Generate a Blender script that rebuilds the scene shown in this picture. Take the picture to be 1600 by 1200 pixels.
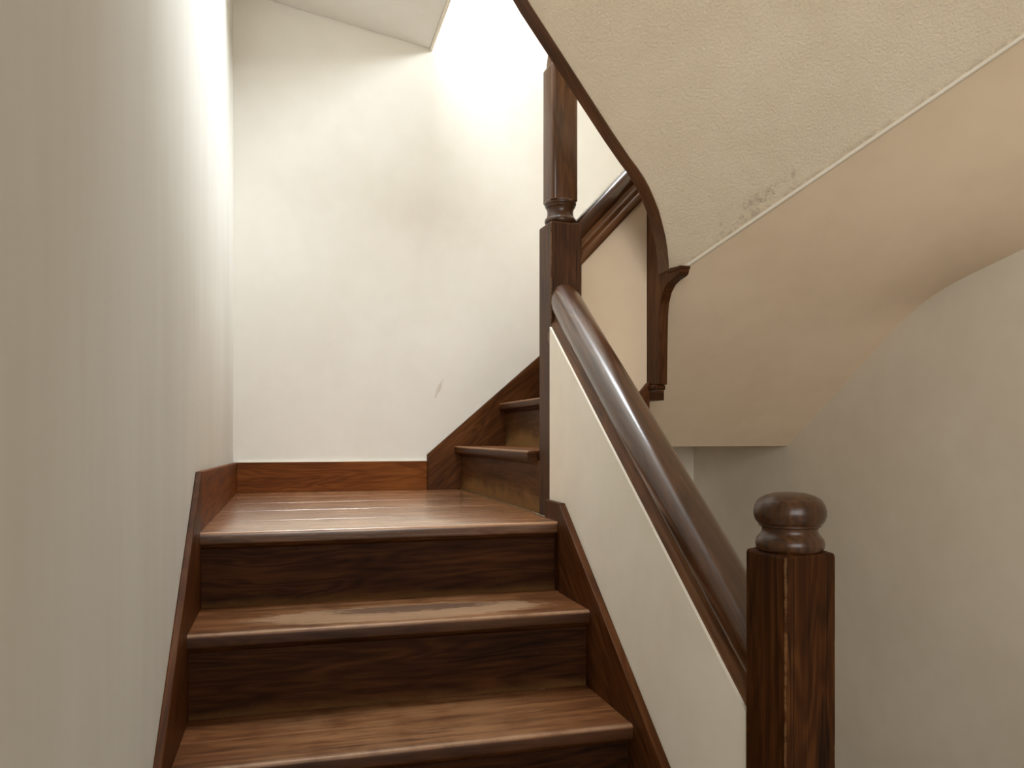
import bpy, bmesh, math, random
from mathutils import Vector, Matrix
random.seed(3)
for o in list(bpy.data.objects):
    bpy.data.objects.remove(o, do_unlink=True)
sc = bpy.context.scene
C = sc.collection

# ------------------------------------------------------------------ camera
YAW = 0.2719
cd = bpy.data.cameras.new('camera')
cam = bpy.data.objects.new('camera', cd)
C.objects.link(cam)
cam.location = (0, 0, 0)
cam.rotation_euler = (math.radians(90), 0, -YAW)
cd.sensor_width = 36.0
cd.lens = 1243.43 / 1600 * 36.0
cd.shift_y = 80 / 1600
cd.clip_start = 0.02
sc.camera = cam

# ------------------------------------------------------------------ light
sc.view_settings.view_transform = 'Standard'
sc.view_settings.look = 'None'
sc.view_settings.gamma = 1.0
sc.view_settings.use_curve_mapping = False
sc.view_settings.exposure = 0.12
w = bpy.data.worlds.new('world')
sc.world = w
w.use_nodes = True
w.node_tree.nodes['Background'].inputs[0].default_value = (0.80, 0.90, 1.0, 1)
w.node_tree.nodes['Background'].inputs[1].default_value = 1.0


def area(name, loc, rot, sx, sy, power, col):
    l = bpy.data.lights.new(name, 'AREA')
    l.shape = 'RECTANGLE'
    l.size = sx
    l.size_y = sy
    l.energy = power
    l.color = col
    o = bpy.data.objects.new(name, l)
    o.location = loc
    o.rotation_euler = rot
    C.objects.link(o)
    return o


# daylight coming in through the stair window high in the right wall
area('stair_window_daylight', (1.93, 2.62, 2.27), (0, math.radians(90), 0), 1.00, 0.95, 104, (0.88, 0.95, 1.0))
# daylight of the roof light over the well
area('roof_light_daylight', (0.26, 2.08, 3.22), (0, 0, 0), 0.70, 0.70, 80, (0.90, 0.96, 1.0))
# daylight of the hall window behind the camera
area('hall_window_daylight', (-0.20, -2.72, 0.80), (math.radians(90), 0, 0), 2.6, 1.7, 88, (1.0, 0.985, 0.95))
sc.cycles.max_bounces = 6
sc.cycles.diffuse_bounces = 4

# ------------------------------------------------------------------ nodes
def nodes(name):
    m = bpy.data.materials.new(name)
    m.use_nodes = True
    nt = m.node_tree
    b = nt.nodes['Principled BSDF']

    def N(t, **kw):
        n = nt.nodes.new(t)
        for k, v in kw.items():
            if k.startswith('i_'):
                n.inputs[k[2:].replace('_', ' ')].default_value = v
            else:
                setattr(n, k, v)
        return n

    def L(a, b_):
        nt.links.new(a, b_)
    return m, nt, b, N, L


def mathn(N, L, op, a, b=None, c=None, clamp=False):
    n = N('ShaderNodeMath', operation=op)
    n.use_clamp = clamp
    for i, v in enumerate((a, b, c)):
        if v is None:
            continue
        if isinstance(v, (int, float)):
            n.inputs[i].default_value = v
        else:
            L(v, n.inputs[i])
    return n.outputs[0]


def sstep(N, L, v, lo, hi, a=0.0, b=1.0):
    n = N('ShaderNodeMapRange', interpolation_type='SMOOTHSTEP')
    n.inputs['From Min'].default_value = lo
    n.inputs['From Max'].default_value = hi
    n.inputs['To Min'].default_value = a
    n.inputs['To Max'].default_value = b
    L(v, n.inputs['Value'])
    return n.outputs[0]


def noise(N, L, vec, scale, detail=4.0, rough=0.55, dist=0.0):
    n = N('ShaderNodeTexNoise')
    n.inputs['Scale'].default_value = scale
    n.inputs['Detail'].default_value = detail
    n.inputs['Roughness'].default_value = rough
    n.inputs['Distortion'].default_value = dist
    L(vec, n.inputs['Vector'])
    return n.outputs['Fac']


def mixc(N, L, fac, a, b):
    n = N('ShaderNodeMix', data_type='RGBA')
    if isinstance(fac, (int, float)):
        n.inputs[0].default_value = fac
    else:
        L(fac, n.inputs[0])
    for i, v in ((6, a), (7, b)):
        if isinstance(v, tuple):
            n.inputs[i].default_value = (v[0], v[1], v[2], 1)
        else:
            L(v, n.inputs[i])
    return n.outputs[2]


def wood(name, axis='x', dark=(.015, .0048, .0012), mid=(.052, .0165, .0038), lite=(.115, .042, .012),
         rough=.45, wear=None, ring=26.0, coat=0.0, spec=.10, bump=.22, rvar=.22):
    m, nt, b, N, L = nodes(name)
    tc = N('ShaderNodeTexCoord')
    oi = N('ShaderNodeObjectInfo')
    off = N('ShaderNodeVectorMath', operation='SCALE')
    off.inputs[0].default_value = (7.3, 3.1, 5.7)
    L(oi.outputs['Random'], off.inputs['Scale'])
    add = N('ShaderNodeVectorMath', operation='ADD')
    L(tc.outputs['Object'], add.inputs[0])
    L(off.outputs[0], add.inputs[1])
    ax = 'xyz'.index(axis)

    def mp(al, ac):
        n = N('ShaderNodeMapping')
        s = [ac] * 3
        s[ax] = al
        n.inputs['Scale'].default_value = s
        L(add.outputs[0], n.inputs['Vector'])
        return n.outputs[0]
    n1 = noise(N, L, mp(.9, 7.0), 1.6, 3, .5, .35)
    rg = mathn(N, L, 'SINE', mathn(N, L, 'MULTIPLY', n1, ring * 3))
    n2 = noise(N, L, mp(5, 150), 2.0, 2, .6)
    n3 = noise(N, L, mp(2.2, 26), 2.0, 3, .6, .2)
    n4 = noise(N, L, mp(1.2, 3.0), 2.2, 2, .5)
    v = mathn(N, L, 'MULTIPLY_ADD', rg, .05, mathn(N, L, 'MULTIPLY', n3, .44))
    v = mathn(N, L, 'ADD', v, mathn(N, L, 'MULTIPLY', n4, .36))
    v = mathn(N, L, 'ADD', v, mathn(N, L, 'MULTIPLY', n2, .20))
    cr = N('ShaderNodeValToRGB')
    e = cr.color_ramp.elements
    e[0].position = .30
    e[0].color = (*dark, 1)
    e[1].position = .74
    e[1].color = (*lite, 1)
    k = e.new(.50)
    k.color = (*mid, 1)
    L(v, cr.inputs[0])
    col = cr.outputs[0]
    rgh = mathn(N, L, 'MULTIPLY_ADD', n2, rvar, rough - rvar / 2)
    sep = N('ShaderNodeSeparateXYZ')
    L(tc.outputs['Object'], sep.inputs[0])
    if wear:
        col, rgh = wear(N, L, tc.outputs['Object'], sep, col, rgh, n2, n3)
    L(col, b.inputs['Base Color'])
    L(rgh, b.inputs['Roughness'])
    b.inputs['Specular IOR Level'].default_value = spec
    b.inputs['Coat Weight'].default_value = coat
    b.inputs['Coat Roughness'].default_value = .20
    if bump:
        bp = N('ShaderNodeBump')
        bp.inputs['Strength'].default_value = bump
        bp.inputs['Distance'].default_value = .0012
        L(n2, bp.inputs['Height'])
        L(bp.outputs[0], b.inputs['Normal'])
    return m


def tread_wear(nose=.7, cover=.35, patch=None, tan=(.36, .185, .085)):
    """local coordinates: x along the nosing, y back from the nosing edge, z = 0 at the top face"""
    def f(N, L, vec, sep, col, rgh, n2, n3):
        x, y, z = sep.outputs[0], sep.outputs[1], sep.outputs[2]
        nb = noise(N, L, vec, 9, 5, .6)
        # foot traffic: paler, greyer wood all over, more so in the middle of the tread
        mid = sstep(N, L, mathn(N, L, 'ABSOLUTE', mathn(N, L, 'SUBTRACT', x, .43)), .44, .12)
        c1 = mathn(N, L, 'MULTIPLY', mathn(N, L, 'MULTIPLY', sstep(N, L, mathn(N, L, 'MULTIPLY_ADD', n3, .5, mathn(N, L, 'MULTIPLY', nb, .5)), .33, .62), mid), cover)
        top = sstep(N, L, z, -.012, -.003)
        c1 = mathn(N, L, 'MULTIPLY', c1, top)
        col = mixc(N, L, c1, col, tan)
        # the front face of the nosing keeps its dark stain
        front = mathn(N, L, 'MULTIPLY', sstep(N, L, z, -.004, -.009), .62)
        col = mixc(N, L, front, col, (.022, .0075, .002))
        # rubbed rounded edge
        edge = mathn(N, L, 'MULTIPLY', sstep(N, L, y, .020, .003), sstep(N, L, z, -.006, -.002))
        en = sstep(N, L, mathn(N, L, 'ADD', nb, mathn(N, L, 'MULTIPLY', n2, .25)), .42, .72)
        en = mathn(N, L, 'MULTIPLY_ADD', en, .75, .25)
        col = mixc(N, L, mathn(N, L, 'MULTIPLY', mathn(N, L, 'MULTIPLY', edge, en), nose), col, (.34, .20, .115))
        if patch:
            cx, cy, rx, ry = patch
            dx = mathn(N, L, 'DIVIDE', mathn(N, L, 'SUBTRACT', x, cx), rx)
            dy = mathn(N, L, 'DIVIDE', mathn(N, L, 'SUBTRACT', y, cy), ry)
            d = mathn(N, L, 'ADD', mathn(N, L, 'MULTIPLY', dx, dx), mathn(N, L, 'MULTIPLY', dy, dy))
            mp = N('ShaderNodeMapping')
            mp.inputs['Scale'].default_value = (14, 60, 30)
            L(vec, mp.inputs['Vector'])
            nz = noise(N, L, mp.outputs[0], 1.6, 8, .78, .5)
            d2 = mathn(N, L, 'MULTIPLY_ADD', mathn(N, L, 'SUBTRACT', nz, .5), 2.4, d)
            pm = mathn(N, L, 'MULTIPLY', sstep(N, L, d2, .95, .70), top)
            col = mixc(N, L, mathn(N, L, 'MULTIPLY', pm, .52), col, (.42, .28, .175))
            # the old dark varnish left as flakes inside the rubbed patch
            dx2 = mathn(N, L, 'DIVIDE', mathn(N, L, 'SUBTRACT', x, cx + .03), rx * .62)
            dy2 = mathn(N, L, 'DIVIDE', mathn(N, L, 'SUBTRACT', y, cy + .035), ry * .48)
            e = mathn(N, L, 'ADD', mathn(N, L, 'MULTIPLY', dx2, dx2), mathn(N, L, 'MULTIPLY', dy2, dy2))
            e2 = mathn(N, L, 'MULTIPLY_ADD', mathn(N, L, 'SUBTRACT', nz, .5), 4.0, e)
            fm = mathn(N, L, 'MULTIPLY', sstep(N, L, e2, .85, .6), top)
            col = mixc(N, L, mathn(N, L, 'MULTIPLY', fm, .75), col, (.075, .035, .022))
            rgh = mathn(N, L, 'MULTIPLY_ADD', pm, .12, rgh)
        return col, rgh
    return f


def riser_wear(N, L, vec, sep, col, rgh, n2, n3):
    z = sep.outputs[2]
    nb = noise(N, L, vec, 11, 4, .6)
    mk = sstep(N, L, mathn(N, L, 'MULTIPLY_ADD', nb, -.03, z), .008, -.016)
    col = mixc(N, L, mathn(N, L, 'MULTIPLY', mk, .5), col, (.155, .075, .024))
    scuff = sstep(N, L, noise(N, L, vec, 26, 6, .7), .60, .78)
    col = mixc(N, L, mathn(N, L, 'MULTIPLY', scuff, .22), col, (.18, .10, .045))
    return col, mathn(N, L, 'MULTIPLY_ADD', mk, .2, rgh)


def dusty_riser_wear(N, L, vec, sep, col, rgh, n2, n3):
    z = sep.outputs[2]
    nb = noise(N, L, vec, 14, 5, .65)
    mk = sstep(N, L, mathn(N, L, 'MULTIPLY_ADD', nb, -.13, z), .01, -.055)
    col = mixc(N, L, mathn(N, L, 'MULTIPLY', mk, .7), col, (.27, .145, .05))
    return col, mathn(N, L, 'MULTIPLY_ADD', mk, .2, rgh)


def post_wear(a):
    def f(N, L, vec, sep, col, rgh, n2, n3):
        ax_ = mathn(N, L, 'ABSOLUTE', sep.outputs[0])
        ay_ = mathn(N, L, 'ABSOLUTE', sep.outputs[1])
        mn = mathn(N, L, 'MINIMUM', ax_, ay_)
        nb = noise(N, L, vec, 34, 4, .7)
        edge = sstep(N, L, mathn(N, L, 'MULTIPLY_ADD', mathn(N, L, 'SUBTRACT', nb, .58), .014, mn), a / 2 - .0036, a / 2 - .0022)
        col = mixc(N, L, mathn(N, L, 'MULTIPLY', edge, .38), col, (.26, .135, .055))
        # long drying checks in the post
        mp = N('ShaderNodeMapping')
        mp.inputs['Scale'].default_value = (42, 42, .55)
        L(vec, mp.inputs['Vector'])
        ck = noise(N, L, mp.outputs[0], 1.0, 2, .4)
        cm = sstep(N, L, mathn(N, L, 'ABSOLUTE', mathn(N, L, 'SUBTRACT', ck, .5)), .012, .002)
        col = mixc(N, L, mathn(N, L, 'MULTIPLY', cm, .8), col, (.008, .004, .002))
        return col, rgh
    return f


def plaster(name, base, mott=.05, bump=.12, bscale=90.0, stain=None, rough=.75, streak=False):
    m, nt, b, N, L = nodes(name)
    tc = N('ShaderNodeTexCoord')
    v = tc.outputs['Object']
    if streak:      # brushed up and down the wall
        mp = N('ShaderNodeMapping')
        mp.inputs['Scale'].default_value = (3, 1.3, .22)
        L(v, mp.inputs['Vector'])
        v = mp.outputs[0]
    n1 = noise(N, L, v, 2.3, 3, .6, .3)
    n2 = noise(N, L, v, 13, 2, .6)
    s = mathn(N, L, 'ADD', mathn(N, L, 'MULTIPLY', n1, .7), mathn(N, L, 'MULTIPLY', n2, .3))
    lo = tuple(c * (1 - mott * k) for c, k in zip(base, (1.0, 1.3, 1.9)))
    hi = tuple(min(1, c * (1 + mott * .7)) for c in base)
    col = mixc(N, L, sstep(N, L, s, .32, .68), lo, hi)
    if stain:
        col = stain(N, L, v, col)
    L(col, b.inputs['Base Color'])
    b.inputs['Roughness'].default_value = rough
    b.inputs['Specular IOR Level'].default_value = .3
    if bump:
        f = noise(N, L, v, bscale, 1.5, .6)
        bp = N('ShaderNodeBump')
        bp.inputs['Strength'].default_value = bump
        bp.inputs['Distance'].default_value = .004
        L(f, bp.inputs['Height'])
        L(bp.outputs[0], b.inputs['Normal'])
    return m


def stain_edge(N, L, v, col):
    """soot and flaking along the lower edge of the upper soffit; local x runs along that edge, y up the slope"""
    sep = N('ShaderNodeSeparateXYZ')
    L(v, sep.inputs[0])
    x, y = sep.outputs[0], sep.outputs[1]
    n = noise(N, L, v, 34, 6, .82, .5)
    n2 = noise(N, L, v, 6, 3, .5)
    band = mathn(N, L, 'MULTIPLY', sstep(N, L, y, .085, .030), sstep(N, L, y, .002, .022))
    along = mathn(N, L, 'MULTIPLY', sstep(N, L, x, .02, .12), sstep(N, L, x, .52, .28))
    mk = sstep(N, L, mathn(N, L, 'MULTIPLY_ADD', n2, .35, n), .66, .92)
    mk = mathn(N, L, 'MULTIPLY', mathn(N, L, 'MULTIPLY', band, along), mk)
    col = mixc(N, L, mathn(N, L, 'MULTIPLY', mk, .72), col, (.14, .10, .07))
    # a grubby rim all along the bead
    rim = mathn(N, L, 'MULTIPLY', sstep(N, L, y, .022, .004), sstep(N, L, n, .35, .7))
    return mixc(N, L, mathn(N, L, 'MULTIPLY', rim, .45), col, (.22, .165, .12))


def scuff_mark(N, L, v, col):
    sep = N('ShaderNodeSeparateXYZ')
    L(v, sep.inputs[0])
    x = mathn(N, L, 'SUBTRACT', sep.outputs[0], .600)
    z = mathn(N, L, 'SUBTRACT', sep.outputs[2], .195)
    a = mathn(N, L, 'MULTIPLY_ADD', z, -.42, x)
    d = mathn(N, L, 'ADD', mathn(N, L, 'POWER', mathn(N, L, 'DIVIDE', mathn(N, L, 'ABSOLUTE', a), .011), 2.0),
              mathn(N, L, 'POWER', mathn(N, L, 'DIVIDE', mathn(N, L, 'ABSOLUTE', z), .045), 2.0))
    n = noise(N, L, v, 60, 5, .7)
    mk = sstep(N, L, mathn(N, L, 'MULTIPLY_ADD', mathn(N, L, 'SUBTRACT', n, .5), 2.5, d), 1.0, .2)
    return mixc(N, L, mathn(N, L, 'MULTIPLY', mk, .35), col, (.42, .28, .19))


CREAM = (.89, .82, .70)
M = {}
M['wall_l'] = plaster('painted_plaster_pale', (.735, .72, .67), .04, 0, streak=True)
M['wall_b'] = plaster('painted_plaster_cream', (.815, .79, .735), .03, 0, stain=scuff_mark)
M['wall_r'] = plaster('painted_plaster_warm', (.86, .775, .65), .04, 0)
M['parapet'] = plaster('painted_plaster_parapet', CREAM, .04, 0)
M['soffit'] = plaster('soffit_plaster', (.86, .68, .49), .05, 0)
M['soffit_up'] = plaster('rough_soffit_plaster', (.82, .70, .53), .05, .5, 150, stain=stain_edge)
M['bead'] = plaster('bead_plaster', (.84, .77, .65), .06, 0)
M['floor'] = plaster('grey_linoleum', (.46, .45, .43), .10, 0, rough=.5)  # floor out of view, made pale so it bounces light
M['wx'] = wood('dark_wood_x', 'x')
M['wz'] = wood('dark_wood_z', 'z')
M['skirt'] = wood('reddish_skirting_wood', 'x', dark=(.060, .016, .003), mid=(.150, .042, .007), lite=(.25, .080, .016), rough=.5)
M['string'] = wood('stringer_wood', 'x', dark=(.022, .0072, .002), mid=(.070, .0225, .0055), lite=(.145, .053, .015), rough=.45)
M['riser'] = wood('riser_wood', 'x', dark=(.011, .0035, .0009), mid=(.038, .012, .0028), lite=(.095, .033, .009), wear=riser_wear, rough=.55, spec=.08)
M['riser2'] = wood('scuffed_riser_wood', 'y', dark=(.03, .012, .004), mid=(.085, .034, .011), lite=(.15, .065, .022), wear=dusty_riser_wear, rough=.5)
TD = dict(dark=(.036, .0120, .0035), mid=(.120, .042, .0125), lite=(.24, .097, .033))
M['landing'] = wood('landing_board_wood', 'x', dark=(.065, .022, .008), mid=(.29, .120, .048), lite=(.48, .225, .100), wear=tread_wear(.8, .75, None, (.68, .39, .21)), rough=.26, spec=.5, coat=1.0, bump=.04)  # paler than wear alone: the back wall's reflection is put into the colour
M['tread_a'] = wood('worn_tread_wood', 'x', wear=tread_wear(.9, .50, (.46, .10, .36, .085)), rough=.45, spec=.25, coat=.08, bump=.3, **TD)
M['tread_b'] = wood('scuffed_tread_wood', 'x', wear=tread_wear(.9, .55), rough=.45, spec=.25, coat=.08, bump=.3, **TD)
M['tread_w'] = wood('upper_tread_wood', 'x', wear=tread_wear(.55, .2), rough=.42, **TD)
M['rail'] = wood('polished_rail_wood', 'x', dark=(.026, .009, .003), mid=(.066, .024, .008), lite=(.125, .050, .018), rough=.30, coat=1.0, spec=.25, bump=0, rvar=.04)
M['post'] = wood('newel_wood', 'z', dark=(.012, .0038, .0009), mid=(.046, .0145, .003), lite=(.115, .040, .010), wear=post_wear(.092), rough=.5)
M['rail_low'] = wood('rail_moulding_wood', 'x', dark=(.040, .014, .004), mid=(.115, .044, .013), lite=(.21, .088, .029), rough=.4, spec=.25, coat=.1)
M['edge'] = wood('polished_edge_wood', 'x', dark=(.030, .0105, .003), mid=(.085, .030, .009), lite=(.16, .062, .02), rough=.4, spec=.45, coat=.2)
M['post_tall'] = wood('tall_newel_wood', 'z', dark=(.020, .0068, .002), mid=(.060, .0215, .0065), lite=(.125, .048, .015), wear=post_wear(.092), rough=.45, spec=.22)
M['turned'] = wood('turned_wood', 'z', dark=(.020, .0075, .0025), mid=(.062, .0235, .0075), lite=(.115, .047, .016), rough=.36, coat=.25, spec=.3)
M['shaft_up'] = wood('rounded_shaft_wood', 'z', dark=(.035, .0125, .004), mid=(.100, .039, .0125), lite=(.18, .075, .027), rough=.34, coat=.25, spec=.3)

gm, nt, b, N, L = nodes('window_glass')
tr = N('ShaderNodeBsdfTransparent')
gl = N('ShaderNodeBsdfGlossy')
gl.inputs['Roughness'].default_value = .02
mx = N('ShaderNodeMixShader')
fr = N('ShaderNodeFresnel')
L(fr.outputs[0], mx.inputs[0])
L(tr.outputs[0], mx.inputs[1])
L(gl.outputs[0], mx.inputs[2])
L(mx.outputs[0], nt.nodes['Material Output'].inputs['Surface'])
M['glass'] = gm
pm, nt, b, N, L = nodes('white_frame_paint')
tc = N('ShaderNodeTexCoord')
L(mixc(N, L, noise(N, L, tc.outputs['Object'], 20), (.72, .70, .65), (.80, .78, .73)), b.inputs['Base Color'])
b.inputs['Roughness'].default_value = .45
M['paint'] = pm

# ------------------------------------------------------------------ mesh helpers
IDM = Matrix.Identity(4)


def link(name, verts, faces, mat, parent=None, frame=None, smooth=False, bevel=0.0, seg=2):
    """verts in world space; frame = world matrix of the object (its axes carry the grain)"""
    fm = frame if frame is not None else IDM
    inv = fm.inverted()
    me = bpy.data.meshes.new(name)
    me.from_pydata([tuple(inv @ Vector(v)) for v in verts], [], faces)
    bm = bmesh.new()
    bm.from_mesh(me)
    bmesh.ops.recalc_face_normals(bm, faces=bm.faces)
    bm.to_mesh(me)
    bm.free()
    me.materials.append(M[mat])
    o = bpy.data.objects.new(name, me)
    C.objects.link(o)
    if parent is not None:
        o.parent = parent
        o.matrix_local = Matrix.Translation(-parent.location) @ fm
    else:
        o.matrix_world = fm
    if smooth:
        for p in me.polygons:
            p.use_smooth = True
        md = o.modifiers.new('edges', 'EDGE_SPLIT')
        md.split_angle = math.radians(38)
    if bevel:
        md = o.modifiers.new('bevel', 'BEVEL')
        md.width = bevel
        md.segments = seg
        md.limit_method = 'ANGLE'
        md.angle_limit = math.radians(40)
    FR[o.name] = fm
    return o


FR = {}


def sub(name, verts, faces, mat, part, frame=None, **kw):
    """a sub-part: parented under a part that may carry its own frame"""
    o = link(name, verts, faces, mat, None, frame, **kw)
    fm = frame if frame is not None else IDM
    o.parent = part
    pw = FR[part.name]
    o.matrix_local = pw.inverted() @ fm
    return o


def thing(name, label, cat, loc, group=None):
    o = bpy.data.objects.new(name, None)
    o.location = loc
    o.empty_display_size = .1
    C.objects.link(o)
    o['label'] = label
    o['category'] = cat
    if group:
        o['group'] = group
    return o


def structure(o, label, cat):
    o['kind'] = 'structure'
    o['label'] = label
    o['category'] = cat
    return o


def boxes(*bs):
    V, F = [], []
    for (x0, x1, y0, y1, z0, z1) in bs:
        n = len(V)
        V += [(x0, y0, z0), (x1, y0, z0), (x1, y1, z0), (x0, y1, z0), (x0, y0, z1), (x1, y0, z1), (x1, y1, z1), (x0, y1, z1)]
        F += [tuple(n + i for i in f) for f in ((0, 3, 2, 1), (4, 5, 6, 7), (0, 1, 5, 4), (1, 2, 6, 5), (2, 3, 7, 6), (3, 0, 4, 7))]
    return V, F


def prism(pts, axis, a, b):
    """outline pts in the two other axes (in xyz order), extruded from a to b along axis"""
    def put(p, t):
        if axis == 'x':
            return (t, p[0], p[1])
        if axis == 'y':
            return (p[0], t, p[1])
        return (p[0], p[1], t)
    n = len(pts)
    V = [put(p, a) for p in pts] + [put(p, b) for p in pts]
    F = [tuple(range(n))[::-1], tuple(range(n, 2 * n))] + [(i, (i + 1) % n, n + (i + 1) % n, n + i) for i in range(n)]
    return V, F


def sweep(profile, frames):
    """profile (s, t) swept through frames (origin, S axis, T axis)"""
    V, F = [], []
    n = len(profile)
    for (o, S, T) in frames:
        for (s, t) in profile:
            V.append(tuple(Vector(o) + Vector(S) * s + Vector(T) * t))
    for k in range(len(frames) - 1):
        for i in range(n):
            j = (i + 1) % n
            F.append((k * n + i, k * n + j, (k + 1) * n + j, (k + 1) * n + i))
    F.append(tuple(range(n))[::-1])
    F.append(tuple((len(frames) - 1) * n + i for i in range(n)))
    return V, F


def lathe(profile, cx, cy, z0, seg=40):
    V, F = [], []
    n = len(profile)
    for i in range(seg):
        a = 2 * math.pi * i / seg
        for (r, z) in profile:
            V.append((cx + r * math.cos(a), cy + r * math.sin(a), z0 + z))
    for i in range(seg):
        j = (i + 1) % seg
        for k in range(n - 1):
            F.append((i * n + k, j * n + k, j * n + k + 1, i * n + k + 1))
    F.append(tuple(i * n for i in range(seg))[::-1])
    F.append(tuple(i * n + n - 1 for i in range(seg)))
    return V, F


def frame_dir(origin, X, Zhint=(0, 0, 1)):
    X = Vector(X).normalized()
    Z = Vector(Zhint)
    Y = Z.cross(X).normalized()
    Z = X.cross(Y)
    m = Matrix((X, Y, Z)).transposed().to_4x4()
    m.translation = Vector(origin)
    return m


# ------------------------------------------------------------------ dimensions (eye level is z = 0)
XL, XR = -0.2005, 0.667          # clear width of the lower flight
WL = -0.2145                     # left wall
WB = 3.290                       # back wall
WR = 1.780                       # right wall
Y0, Z0 = 1.9636, -0.2251         # nosing of the quarter landing
G, R = 0.2406, 0.1800            # going, rise
NO = 0.0255                      # nosing overhang
ZF = Z0 - 4 * R                  # hall floor
SL = R / G
ZTOP = 3.10
YR = -2.60                       # rear wall of the hall

# ------------------------------------------------------------------ shell
WH, YH = -2.20, -.45           # unseen hall, widened beyond the stair so more light reaches in
V, F = boxes((WL - .15, WL, YH, WB + .15, ZF - .1, ZTOP), (WH - .15, WL - .15, YH, YH + .15, ZF - .1, ZTOP))
structure(link('wall_left', V, F, 'wall_l'), 'pale grey painted plaster wall beside the lower flight', 'wall')
V, F = boxes((WL, WR + .15, WB, WB + .15, ZF - 1.05, ZTOP))
structure(link('wall_back', V, F, 'wall_b'), 'cream plaster wall behind the landing, brightly lit by daylight', 'wall')
V, F = boxes((.766, WR, WB - .004, WB, ZF - 1.0, -.042))  # thin sheet over the back wall, its warmer tone stands in for shade
structure(link('wall_back_shade_tone', V, F, 'wall_r'), 'thin warm sheet over the back wall below the smooth soffit, its tone standing in for shade', 'wall')
wy0, wy1, wz0, wz1 = 2.12, 3.10, 1.75, 2.80
ZD = ZF - 1.05
V, F = boxes((WR, WR + .15, YR, wy0, ZD, ZTOP), (WR, WR + .15, wy1, WB, ZD, ZTOP),
             (WR, WR + .15, wy0, wy1, ZD, wz0), (WR, WR + .15, wy0, wy1, wz1, ZTOP))
structure(link('wall_right', V, F, 'wall_r'), 'dim warm plaster wall under the overhead stair, right of the near newel', 'wall')
hx0, hx1, hz0, hz1 = -1.52, 1.12, -.08, 1.68  # unseen hall window, sized large for soft fill light
V, F = boxes((WH, hx0, YR - .15, YR, ZF - .1, ZTOP), (hx1, WR, YR - .15, YR, ZF - .1, ZTOP),
             (hx0, hx1, YR - .15, YR, ZF - .1, hz0), (hx0, hx1, YR - .15, YR, hz1, ZTOP))
structure(link('wall_rear', V, F, 'wall_r'), 'plaster wall of the hall behind the viewer', 'wall')
V, F = boxes((WH - .15, WH, YR - .15, YH, ZF - .1, ZTOP))
structure(link('wall_hall', V, F, 'wall_r'), 'plaster side wall of the hall behind the viewer', 'wall')
YP, ZP = -1.1, ZF - .95          # the stairwell drops away to the right of the lower flight
V, F = boxes((WL, .777, YP, WB, ZP, ZF), (WL, WR, YR, YP, ZF - .12, ZF), (WH, WL, YR, YH, ZF - .12, ZF))
structure(link('floor', V, F, 'floor'), 'pale grey hall floor at the foot of the stair', 'floor')
V, F = boxes((.777, WR, YP, WB, ZP - .1, ZP))
structure(link('floor_well', V, F, 'floor'), 'pale grey floor down in the stairwell beside the lower flight', 'floor')
kx0, kx1, ky0, ky1 = -.09, .61, 1.73, 2.43
V, F = boxes((WH - .15, WR + .15, YR - .15, ky0, ZTOP, ZTOP + .1), (WH - .15, WR + .15, ky1, WB + .15, ZTOP, ZTOP + .1),
             (WH - .15, kx0, ky0, ky1, ZTOP, ZTOP + .1), (kx1, WR + .15, ky0, ky1, ZTOP, ZTOP + .1))
structure(link('ceiling', V, F, 'wall_b'), 'pale ceiling high above the stairwell', 'ceiling')


def window_x(name, x, y0, y1, z0, z1, label):
    t = .05
    V, F = boxes((x, x + .06, y0, y0 + t, z0, z1), (x, x + .06, y1 - t, y1, z0, z1), (x, x + .06, y0, y1, z0, z0 + t), (x, x + .06, y0, y1, z1 - t, z1))
    root = structure(thing(name, label, 'window', (x, (y0 + y1) / 2, z0)), label, 'window')
    link('window_frame', V, F, 'paint', root, bevel=.004)
    zm, ym = (z0 + z1) / 2, (y0 + y1) / 2
    V, F = boxes((x + .015, x + .045, y0, y1, zm - .015, zm + .015), (x + .015, x + .045, ym - .015, ym + .015, z0, z1))
    link('glazing_bar', V, F, 'paint', root)
    for (a, c) in ((y0, ym), (ym, y1)):
        for (e, g) in ((z0, zm), (zm, z1)):
            V, F = boxes((x + .027, x + .032, a + .012, c - .012, e + .012, g - .012))
            link('pane', V, F, 'glass', root)


def window_y(name, y, x0, x1, z0, z1, label):
    t = .05
    V, F = boxes((x0, x0 + t, y - .06, y, z0, z1), (x1 - t, x1, y - .06, y, z0, z1), (x0, x1, y - .06, y, z0, z0 + t), (x0, x1, y - .06, y, z1 - t, z1))
    root = structure(thing(name, label, 'window', ((x0 + x1) / 2, y, z0)), label, 'window')
    link('window_frame', V, F, 'paint', root, bevel=.004)
    zm, xm = (z0 + z1) / 2, (x0 + x1) / 2
    V, F = boxes((x0, x1, y - .045, y - .015, zm - .015, zm + .015), (xm - .015, xm + .015, y - .045, y - .015, z0, z1))
    link('glazing_bar', V, F, 'paint', root)
    for (a, c) in ((x0, xm), (xm, x1)):
        for (e, g) in ((z0, zm), (zm, z1)):
            V, F = boxes((a + .012, c - .012, y - .032, y - .027, e + .012, g - .012))
            link('pane', V, F, 'glass', root)


window_x('window_1', WR + .05, wy0, wy1, wz0, wz1, 'stair window high in the right wall')
window_y('window_2', YR - .05, hx0, hx1, hz0, hz1, 'hall window behind the viewer')

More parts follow.
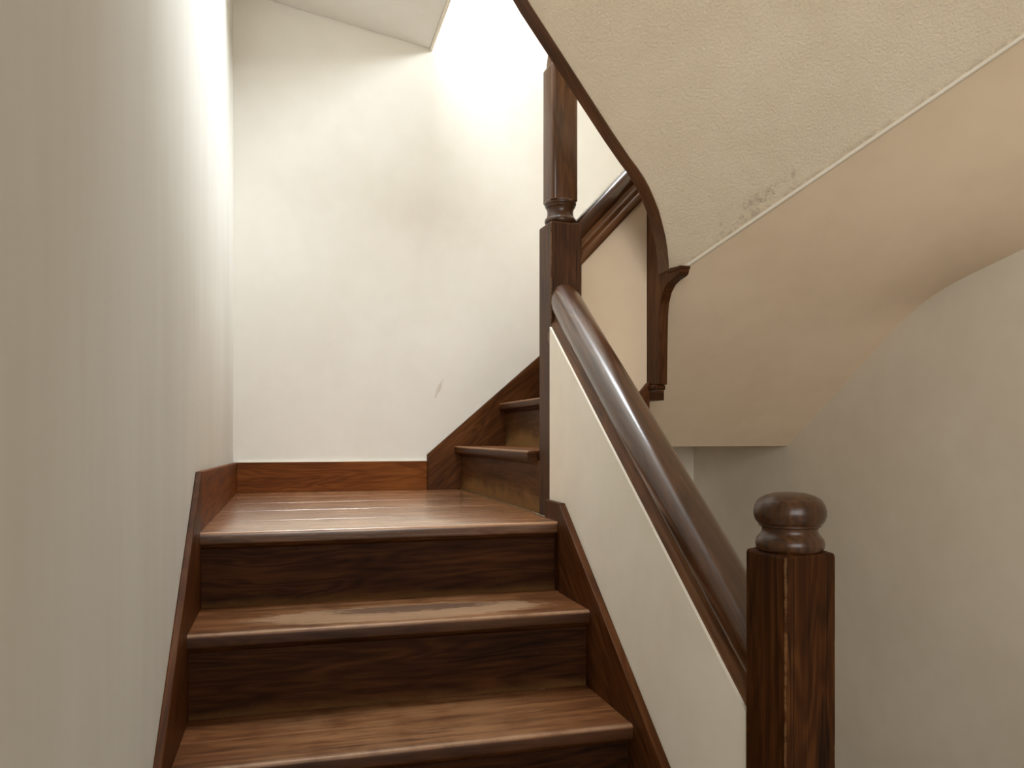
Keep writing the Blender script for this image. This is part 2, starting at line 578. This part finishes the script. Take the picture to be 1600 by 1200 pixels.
lab = 'roof light in the ceiling above the stairwell'
wr = structure(thing('window_3', lab, 'window', ((kx0 + kx1) / 2, (ky0 + ky1) / 2, ZTOP)), lab, 'window')
V, F = boxes((kx0, kx0 + .03, ky0, ky1, ZTOP, ZTOP + .06), (kx1 - .03, kx1, ky0, ky1, ZTOP, ZTOP + .06), (kx0 + .03, kx1 - .03, ky0, ky0 + .03, ZTOP, ZTOP + .06), (kx0 + .03, kx1 - .03, ky1 - .03, ky1, ZTOP, ZTOP + .06))
link('window_frame', V, F, 'paint', wr)
V, F = boxes((kx0 + .02, kx1 - .02, ky0 + .02, ky1 - .02, ZTOP + .04, ZTOP + .045))
link('pane', V, F, 'glass', wr)

# plaster underside of the storey above the landing, dipping towards its free edge
sl = [(WL, 1.742), (.5614, 1.6125), (.5614, 1.86), (WL, 1.86)]
V, F = prism(sl, 'y', 2.80, WB)
structure(link('ceiling_over_landing', V, F, 'wall_b', bevel=.004), 'pale sloping plaster soffit above the left of the landing', 'ceiling')
V, F = boxes((.5614, .5714, 2.80, WB, 1.600, 1.86))
structure(link('trim_landing_soffit', V, F, 'bead', bevel=.003), 'narrow pale edge strip of the soffit above the landing', 'trim')

# ------------------------------------------------------------------ lower flight
st = thing('staircase', 'dark wooden lower flight with worn treads climbing to the landing', 'staircase', (.23, Y0 - 4 * G, ZF))


def nose_profile(depth, th=.030):
    """(y, z): rounded front edge, y back from the nosing"""
    pts = []
    r = .0075
    for i in range(7):
        a = math.pi / 2 + math.pi / 2 * i / 6
        pts.append((r + r * math.cos(a), -r + r * math.sin(a)))
    r2 = .006
    for i in range(5):
        a = math.pi + math.pi / 2 * i / 4
        pts.append((r2 + r2 * math.cos(a), -th + r2 + r2 * math.sin(a)))
    pts += [(depth, -th), (depth, 0)]
    return pts


def tread_piece(name, x0, x1, y, z, d0, d1, mat, first, th=.030):
    """a board of a tread between depths d0 and d1 behind the nosing"""
    fr_ = Matrix.Translation((x0, y, z))
    if first:
        P = [(y + a, z + b_) for a, b_ in nose_profile(d1, th)]
    else:
        c = .0016
        P = [(y + d0, z - c), (y + d0 + c, z), (y + d1 - c, z), (y + d1, z - c), (y + d1, z - th), (y + d0, z - th)]
    V, F = prism(P, 'x', x0, x1)
    return link(name, V, F, mat, st, frame=fr_, smooth=first)


# quarter landing: four boards, the first with the rounded nosing
cuts = [0, .235, .52, .80, 1.06, WB - Y0 - .001]
for i in range(5):
    tread_piece('landing_board', XL - .008, XR + (.004 if i == 0 else 0.018), Y0, Z0, cuts[i] + (.0012 if i else 0), cuts[i + 1] - .0012, 'landing', i == 0)
# treads: the second worn pale in the middle, the third with an open joint
for k in (1, 2, 3):
    y, z = Y0 - k * G, Z0 - k * R
    mt = {1: 'tread_a', 2: 'tread_b', 3: 'tread_b'}[k]
    if k == 1:
        tread_piece('tread', XL - .008, XR + .004, y, z, 0, G + NO, mt, True)
    else:
        tread_piece('tread', XL - .008, XR + .004, y, z, 0, .135, mt, True)
        tread_piece('tread', XL - .008, XR + .004, y, z, .1362, G + NO, mt, False)
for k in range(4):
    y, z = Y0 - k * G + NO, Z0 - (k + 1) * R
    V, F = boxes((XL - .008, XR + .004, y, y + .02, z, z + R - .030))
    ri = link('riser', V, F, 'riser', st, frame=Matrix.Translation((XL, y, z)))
    # small cove under the nosing
    P = [(y, z + R - .030), (y - .012, z + R - .030), (y - .010, z + R - .036), (y - .004, z + R - .041), (y, z + R - .043)]
    V, F = prism(P, 'x', XL - .002, XR)
    sub('nosing_moulding', V, F, 'wx', ri)

# wall stringer on the left
dY, dZ = 0, 0
fr_ = frame_dir((XL, Y0, Z0), (0, 1, SL), (1, 0, 0))
peak = (2.002, Z0 + .140)
yb = Y0 - 4 * G - .02
P = [peak, (yb, peak[1] - (peak[0] - yb) * SL), (yb, ZF), (2.002, ZF)]
V, F = prism(P, 'x', WL, XL)
link('stringer', V, F, 'string', st, frame=fr_, bevel=.0025)
# right stringer against the parapet
PX = .686
yt = 2.075
zt = -.1856 + (yt - 1.9338) * SL
P = [(1.945, -.1856 + .008), (yb, -.1856 - (1.9338 - yb) * SL), (yb, ZF), (1.945, ZF)]
V, F = prism(P, 'x', XR, PX)
link('stringer', V, F, 'string', st, frame=frame_dir((XR, Y0, Z0), (0, 1, SL), (1, 0, 0)), bevel=.0025)
# short upright block between stringer and newel
V, F = boxes((XR + .0045, PX, 1.9452, 2.0765, ZF, -.176))
link('stringer_block', V, F, 'wz', st, bevel=.0025)

# skirtings of the landing
V, F = prism([(2.003, Z0), (WB, Z0), (WB, Z0 + .118), (2.003, Z0 + .139)], 'x', WL, XL)
structure(link('baseboard_left', V, F, 'skirt', frame=frame_dir((XL, 2.0, Z0), (0, 1, 0), (0, 0, 1)), bevel=.002), 'reddish brown skirting board on the left side of the landing', 'baseboard')
V, F = boxes((XL, .5475, WB - .016, WB, Z0, Z0 + .118))
structure(link('baseboard_back', V, F, 'skirt', bevel=.002), 'reddish brown skirting board along the back of the landing', 'baseboard')
V, F = boxes((XL, .548, WB - .012, WB, Z0 + .118, Z0 + .1205))
structure(link('trim_skirting_paint', V, F, 'bead'), 'thin cream paint line along the top of the back skirting board', 'trim')

# ------------------------------------------------------------------ second flight, climbing to the right
s2 = thing('staircase', 'short dark upper flight rising to the right behind the tall newel', 'staircase', (1.2, 2.75, Z0))
RX = [.690, .882, 1.074, 1.266]
YN = 2.205
for k in range(4):
    z = Z0 + k * R
    x = RX[k]
    V, F = boxes((x, x + .02, (2.168 if k == 0 else YN), WB - .028, z, z + R - .029))
    ri = link('riser', V, F, 'riser2', s2, frame=Matrix.Translation((x, YN, z)))
    P = [(x, z + R - .029), (x - .010, z + R - .029), (x - .008, z + R - .036), (x, z + R - .041)]
    V, F = prism(P, 'y', YN, WB - .028)
    sub('nosing_moulding', V, F, 'wx', ri)
    xe = (RX[k + 1] + .02) if k < 3 else WR
    prof = nose_profile(xe - (x - NO - .004), .029)
    P = [(x - NO - .004 + a, z + R + b_) for a, b_ in prof]
    V, F = prism(P, 'y', YN, WB - .027)
    # local x runs along the nosing (world -y), local y back from it (world +x)
    f2 = frame_dir((x - NO - .004, WB - .027, z + R), (0, -1, 0), (0, 0, 1))
    link('tread', V, F, 'tread_w', s2, frame=f2, smooth=True)
# wall stringer
sl2 = .864
P = [(.548, Z0), (.548, -.080), (1.62, -.080 + 1.072 * sl2), (1.62, .40), (.80, Z0)]
V, F = prism(P, 'y', WB - .028, WB)
link('stringer', V, F, 'string', s2, frame=frame_dir((.548, WB - .028, Z0), (1, 0, sl2), (0, -1, 0)), bevel=.0025)
# outer stringer under the second parapet
P = [(.780, -.088), (.992, .153), (.992, .023), (.780, -.218)]
V, F = prism(P, 'y', 2.088, 2.165)
link('stringer', V, F, 'string', s2, frame=frame_dir((.765, 2.088, -.1), (1, 0, 1.1), (0, -1, 0)), bevel=.003)

# ------------------------------------------------------------------ parapets and the wall under the landing
def railtop(y):      # top of the lower handrail
    return .418 - (2.077 - y) * SL


PX1 = .766
P = [(2.076, ZF), (2.076, railtop(2.076) - .12), (1.10, railtop(1.10) - .12), (1.10, ZF)]
V, F = prism(P, 'x', PX, PX1)
structure(link('wall_parapet', V, F, 'parapet'), 'cream plastered solid balustrade under the long lower handrail', 'wall')
V, F = boxes((PX, PX1, 2.168, WB, ZF, Z0 - .03))
structure(link('wall_under_landing', V, F, 'wall_r'), 'plaster wall below the landing, hidden behind the balustrade', 'wall')
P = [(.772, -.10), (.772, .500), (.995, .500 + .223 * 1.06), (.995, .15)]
V, F = prism(P, 'y', 2.110, 2.150)  # soffit tone instead of parapet cream: shade put into the colour
structure(link('wall_upper_parapet', V, F, 'soffit'), 'plaster panel under the short upper handrail, shade put into its darker tone', 'wall')

# ------------------------------------------------------------------ newels
A = .092


def square_post(cx, cy, z0, z1, rot, dome):
    """square shaft with softened arrises and a shallow coved top"""
    h = A / 2
    c = .0022
    ring = []
    for (sx, sy) in ((-1, -1), (1, -1), (1, 1), (-1, 1)):
        a = [(sx * h, sy * (h - c)), (sx * (h - c), sy * h)]
        if sx * sy > 0:
            a = a
        else:
            a = a[::-1]
        ring += a
    n = len(ring)
    cr_, sr = math.cos(rot), math.sin(rot)
    V, F = [], []
    lev = [(z0, 1.0, 0), (z1 - .004, 1.0, 0), (z1, .97, 0)] + ([(z1 + dome * .55, .78, 0), (z1 + dome, .55, 0)] if dome else [(z1 + .001, .6, 0)])
    for (z, s, _) in lev:
        for (x, y) in ring:
            V.append((cx + s * (x * cr_ - y * sr), cy + s * (x * sr + y * cr_), z))
    for k in range(len(lev) - 1):
        for i in range(n):
            j = (i + 1) % n
            F.append((k * n + i, k * n + j, (k + 1) * n + j, (k + 1) * n + i))
    F.append(tuple(range(n))[::-1])
    F.append(tuple((len(lev) - 1) * n + i for i in range(n)))
    fm = Matrix.Translation((cx, cy, z0)) @ Matrix.Rotation(rot, 4, 'Z')
    return V, F, fm


# near newel with the flattened ball
nx, ny = .731, 1.051
n2 = thing('newel_post', 'near square newel with a flattened turned ball on top, lower right', 'newel post', (nx, ny, ZF))
rot2 = math.radians(5)
zt2 = -.176
V, F, fm = square_post(nx, ny, ZF, zt2, rot2, .006)
link('shaft', V, F, 'post', n2, frame=fm)
prof = [(.030, -.004), (.046, .002), (.0495, .006), (.0505, .012), (.0490, .019), (.0455, .024), (.0425, .027), (.0405, .032), (.0415, .037), (.0455, .039), (.0455, .0415), (.0475, .043),
        (.0510, .048), (.0530, .055), (.0530, .062), (.0510, .070), (.0475, .0765), (.0440, .0800), (.0420, .0806), (.0415, .0812), (.0360, .0845), (.024, .0880), (.010, .0895), (.001, .0898)]
V, F = lathe(prof, nx, ny, zt2, 56)
link('ball_cap', V, F, 'turned', n2, frame=Matrix.Translation((nx, ny, zt2)), smooth=True)

# tall newel at the landing
tx, ty = .733, 2.123
n1 = thing('newel_post', 'tall newel at the landing with turned collar and rounded upper shaft', 'newel post', (tx, ty, Z0))
rot1 = math.radians(3)
zt1 = .588
V, F, fm = square_post(tx, ty, Z0 - .0, zt1, rot1, .006)
link('shaft', V, F, 'post_tall', n1, frame=fm)
prof = [(.030, -.002), (.0405, .004), (.0435, .008), (.0445, .013), (.0430, .018), (.0395, .022), (.0385, .024), (.0370, .030), (.0362, .037), (.0372, .044), (.0400, .050), (.0420, .052), (.0420, .055),
        (.0440, .057), (.0452, .062), (.0440, .067), (.0400, .071), (.030, .074)]
V, F = lathe(prof, tx, ty, zt1, 48)
link('turned_collar', V, F, 'turned', n1, frame=Matrix.Translation((tx, ty, zt1)), smooth=True)


def round_square(a, r, n=7):
    pts = []
    h = a / 2
    for q in range(4):
        cx_, cy_ = ((h - r), (h - r)) if q == 0 else ((-(h - r)), (h - r)) if q == 1 else (-(h - r), -(h - r)) if q == 2 else ((h - r), -(h - r))
        for i in range(n):
            t = q * math.pi / 2 + math.pi / 2 * i / (n - 1)
            pts.append((cx_ + r * math.cos(t), cy_ + r * math.sin(t)))
    return pts


lev = [(.654, .078, .012), (.656, .0795, .013), (1.026, .0795, .013), (1.030, .078, .012), (1.036, .066, .010), (1.080, .062, .02), (1.120, .050, .024), (1.14, .02, .0095)]
V, F = [], []
nn = 28
cr_, sr = math.cos(rot1), math.sin(rot1)
for (z, a, r) in lev:
    for (x, y) in round_square(a, r):
        V.append((tx + x * cr_ - y * sr, ty + x * sr + y * cr_, z))
for k in range(len(lev) - 1):
    for i in range(nn):
        j = (i + 1) % nn
        F.append((k * nn + i, k * nn + j, (k + 1) * nn + j, (k + 1) * nn + i))
F.append(tuple(range(nn))[::-1])
F.append(tuple((len(lev) - 1) * nn + i for i in range(nn)))
link('upper_shaft', V, F, 'shaft_up', n1, frame=Matrix.Translation((tx, ty, .65)), smooth=True)

# ------------------------------------------------------------------ handrails
def rail_profiles(k):
    """(across, up) outlines: rounded rail and the moulding below it; top of the rail at up = 0"""
    top = []
    W_, H_ = .043 * k, .082 * k
    n = 30
    for i in range(n):
        a = 2 * math.pi * i / n
        ca, sa = math.cos(a), math.sin(a)
        e = .90
        top.append((W_ * math.copysign(abs(ca) ** e, ca), -H_ / 2 + H_ / 2 * math.copysign(abs(sa) ** e, sa)))
    low = [(.030, -.052), (.034, -.078), (.036, -.084), (.041, -.088), (.0425, -.094), (.041, -.100), (.038, -.103), (.038, -.108), (.0425, -.111), (.0452, -.116), (.0457, -.134), (.0440, -.140), (.043, -.142)]
    low = [(a * k, b_ * k) for a, b_ in low]
    low = low + [(-a, b_) for a, b_ in low[::-1]]
    return top, low


def handrail(name, label, p0, p1, k, base):
    t = thing(name, label, 'handrail', base)
    d = (Vector(p1) - Vector(p0)).normalized()
    S = d.cross(Vector((0, 0, 1))).normalized()
    if S.length < .5:
        S = Vector((1, 0, 0))
    # the rail is cut plumb where it meets the posts
    N_ = S.cross(d)
    T = Vector((0, 0, 1)) / math.hypot(d.x, d.y)
    top, low = rail_profiles(k)
    fm = Matrix((d, S, N_)).transposed().to_4x4()
    if fm.to_3x3().determinant() < 0:
        fm = Matrix((d, -S, N_)).transposed().to_4x4()
    fm.translation = Vector(p0)
    V, F = sweep(top, [(p0, S, T), (p1, S, T)])
    link('rail', V, F, 'rail', t, frame=fm, smooth=True)
    V, F = sweep(low, [(p0, S, T), (p1, S, T)])
    link('rail_moulding', V, F, 'rail_low', t, frame=fm, smooth=True)
    return t


handrail('handrail', 'thick rounded dark handrail sloping down to the near newel, sheen along its top',
         (.7335, 2.100, railtop(2.100)), (.7335, 1.060, railtop(1.060)), 1.0, (.7335, 1.6, railtop(1.6)))
handrail('handrail', 'short dark handrail rising right from the tall newel to the overhead stair',
         (.735, 2.128, .605 - .04 * 1.06), (1.03, 2.128, .605 + .255 * 1.06), .68, (.86, 2.128, .6))

# ------------------------------------------------------------------ the flight overhead
P3 = Vector((1.0211, 1.9634, .4493))
WPT = Vector((1.78, .8694, 1.0941))
nrm = Vector((-.328, -.638, -.696)).normalized()


def up_z(x, y):
    return P3.z - (nrm.x * (x - P3.x) + nrm.y * (y - P3.y)) / nrm.z


# lower soffit: a twisted plaster surface between the drop bracket and the right wall
def poly(pts, t):
    n = len(pts) - 1
    # pts: (t, Vector)
    for i in range(n):
        if t <= pts[i + 1][0] or i == n - 1:
            a, b_ = pts[i], pts[i + 1]
            u = (t - a[0]) / (b_[0] - a[0])
            p0 = pts[i - 1][1] if i > 0 else a[1] * 2 - b_[1]
            p3 = pts[i + 2][1] if i + 2 <= n else b_[1] * 2 - a[1]
            p1, p2 = a[1], b_[1]
            return 0.5 * ((2 * p1) + (p2 - p0) * u + (2 * p0 - 5 * p1 + 4 * p2 - p3) * u * u + (3 * p1 - p0 - 3 * p2 + p3) * u ** 3)


ZB = -.040
Lc = [(0, Vector((1.077, 2.575, ZB))), (1.0, P3.copy())]
Rc = [(0, Vector((WR, 2.575, ZB))), (1.0, WPT.copy())]
# along the right wall the plaster is coved down


def smooth(a, c, t):
    u = min(1, max(0, (t - a) / (c - a)))
    return u * u * (3 - 2 * u)


def drop(t):
    return -.21 * smooth(.33, .72, t) * (1 - smooth(.74, 1.0, t))


nu, nv = 44, 80
V, F = [], []
B0, B1, T0, T1 = Lc[0][1], Rc[0][1], Lc[-1][1], Rc[-1][1]
for j in range(nv + 1):
    t = j / nv
    lp, rp = poly(Lc, t), poly(Rc, t)
    for i in range(nu + 1):
        s = i / nu
        p = lp.lerp(rp, s)
        p.z += drop(t) * s ** 4.5
        V.append(tuple(p))
for j in range(nv):
    for i in range(nu):
        a = j * (nu + 1) + i
        F.append((a, a + 1, a + nu + 2, a + nu + 1))
base = len(V)
nb_ = (nu + 1) * (nv + 1)
for k in range(nb_):
    v = V[k]
    V.append((v[0], v[1], v[2] + .028))
for j in range(nv):
    for i in range(nu):
        a = base + j * (nu + 1) + i
        F.append((a, a + nu + 1, a + nu + 2, a + 1))
rim = [i for i in range(nu + 1)] + [j * (nu + 1) + nu for j in range(1, nv + 1)] + [nv * (nu + 1) + i for i in range(nu - 1, -1, -1)] + [j * (nu + 1) for j in range(nv - 1, 0, -1)]
for q in range(len(rim)):
    a, c = rim[q], rim[(q + 1) % len(rim)]
    F.append((a, c, c + base, a + base))
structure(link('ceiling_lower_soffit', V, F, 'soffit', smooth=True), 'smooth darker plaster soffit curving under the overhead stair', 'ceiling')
# flat underside behind it, up to the back wall
V, F = boxes((1.077, WR, 2.575, WB - .004, ZB, ZB + .028))
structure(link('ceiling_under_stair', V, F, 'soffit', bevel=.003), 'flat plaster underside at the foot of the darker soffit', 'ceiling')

# upper soffit: rough plaster plane bounded by the curved wooden edge
edge = [(.994, 1.973, .453), (.984, 1.956, .474), (.972, 1.938, .496), (.955, 1.916, .523), (.936, 1.896, .551), (.917, 1.877, .577), (.896, 1.861, .602), (.876, 1.847, .625), (.854, 1.835, .646), (.833, 1.826, .664), (.811, 1.818, .681),
        (.759, 1.796, .726), (.513, 1.683, .945), (WL, 1.2884, None)]
edge = [(x, y, up_z(x, y)) for (x, y, z) in edge]
ZH = 2.0
ya = P3.y - (ZH - P3.z + (nrm.x * (WL - P3.x)) / nrm.z) * nrm.z / nrm.y
yc = P3.y - (ZH - P3.z + (nrm.x * (WR - P3.x)) / nrm.z) * nrm.z / nrm.y
outl = [tuple(P3)] + edge + [(WL, ya, ZH), (WR, yc, ZH), (WR, WPT.y, up_z(WR, WPT.y))]
n = len(outl)
off = -nrm * .13
V = [Vector(p) for p in outl] + [Vector(p) + off for p in outl]
F = [tuple(range(n)), tuple(range(n, 2 * n))[::-1]] + [(i, (i + 1) % n, n + (i + 1) % n, n + i) for i in range(n)]
ex = (WPT - P3).normalized()
ez = nrm
ey = ez.cross(ex).normalized()
if ey.dot(Vector((-.5, -.3, .5))) < 0:
    ey = -ey
fm = Matrix((ex, ey, ex.cross(ey))).transposed().to_4x4()
fm.translation = P3
structure(link('ceiling_upper_soffit', V, F, 'soffit_up', frame=fm), 'rough cream plaster soffit overhead with sooty marks near its lower edge', 'ceiling')
# hall ceiling carrying on from it
V = [(WL, ya, ZH), (WR, yc, ZH), (WR, YR, ZH), (WH, YR, ZH), (WH, YH, ZH), (WL, YH, ZH)]
V = V + [(x, y, ZH + .12) for (x, y, z) in V]
F = [(0, 1, 2, 3, 4, 5), (11, 10, 9, 8, 7, 6)] + [(i, (i + 1) % 6, 6 + (i + 1) % 6, 6 + i) for i in range(6)]
structure(link('ceiling_hall', V, F, 'soffit'), 'flat hall ceiling behind the viewer', 'ceiling')

# pale bead along the crease between the two soffits
d = (WPT - P3).normalized()
S = d.cross(nrm).normalized()
prof = [(.0048 * math.cos(a), .0050 * math.sin(a)) for a in [2 * math.pi * i / 12 for i in range(12)]]
V, F = sweep(prof, [(P3 + nrm * .002 + d * .012, S, nrm), (WPT + nrm * .002, S, nrm)])
structure(link('trim_soffit_bead', V, F, 'bead', smooth=True), 'thin pale plaster bead between the rough and the smooth soffit', 'trim')

# curved wooden string along the free edge of the upper soffit
ob = thing('overhead_stringer', 'curved dark wooden edge of the overhead stair ending in a scrolled drop bracket', 'stair stringer', (1.0, 2.05, .14))
near = [Vector(p) + nrm * .004 for p in edge]
hd = Vector((-.48, .877, 0)) * .032
fr0 = frame_dir((.994, 1.973, .453), Vector(edge[-1]) - Vector(edge[10]), (0, 0, 1))
V, F = [], []
n = len(near)
for i, p in enumerate(near):
    k = hd
    if i < 9:
        w_ = i / 9
        k = Vector((-.004, .055, -.004)).lerp(hd, w_)
    V += [p, p + k, p + k + Vector((0, 0, .20)), p + Vector((0, 0, .20))]
for i in range(n - 1):
    for q in range(4):
        r_ = (q + 1) % 4
        F.append((4 * i + q, 4 * i + r_, 4 * i + 4 + r_, 4 * i + 4 + q))
F.append((0, 1, 2, 3))
F.append(tuple(4 * (n - 1) + q for q in (3, 2, 1, 0)))
link('curved_edge', V, F, 'edge', ob, frame=fr0, smooth=True)
# drop bracket: an upright board with a hollow front
bo = [(2.165, .142), (2.036, .142), (2.033, .25), (2.029, .335), (2.023, .368), (2.008, .395), (1.985, .412), (1.955, .420), (1.925, .4235), (1.9135, .4265), (1.9080, .433), (1.9060, .441), (1.9075, .4480), (1.962, .4540),
      (1.985, .452), (1.990, .62), (2.0, .80), (2.165, .86)]
V, F = prism(bo, 'x', .9925, 1.0205)
link('drop_bracket', V, F, 'wz', ob, frame=Matrix.Translation((.99, 2.04, .14)), bevel=.002)
V, F = boxes((.987, 1.019, 2.042, 2.170, .127, .142))
link('bracket_foot', V, F, 'wx', ob, bevel=.004)
V, F = boxes((.9905, 1.022, 1.9035, 1.975, .4400, .4490))
link('bracket_lip', V, F, 'wx', ob, bevel=.002)
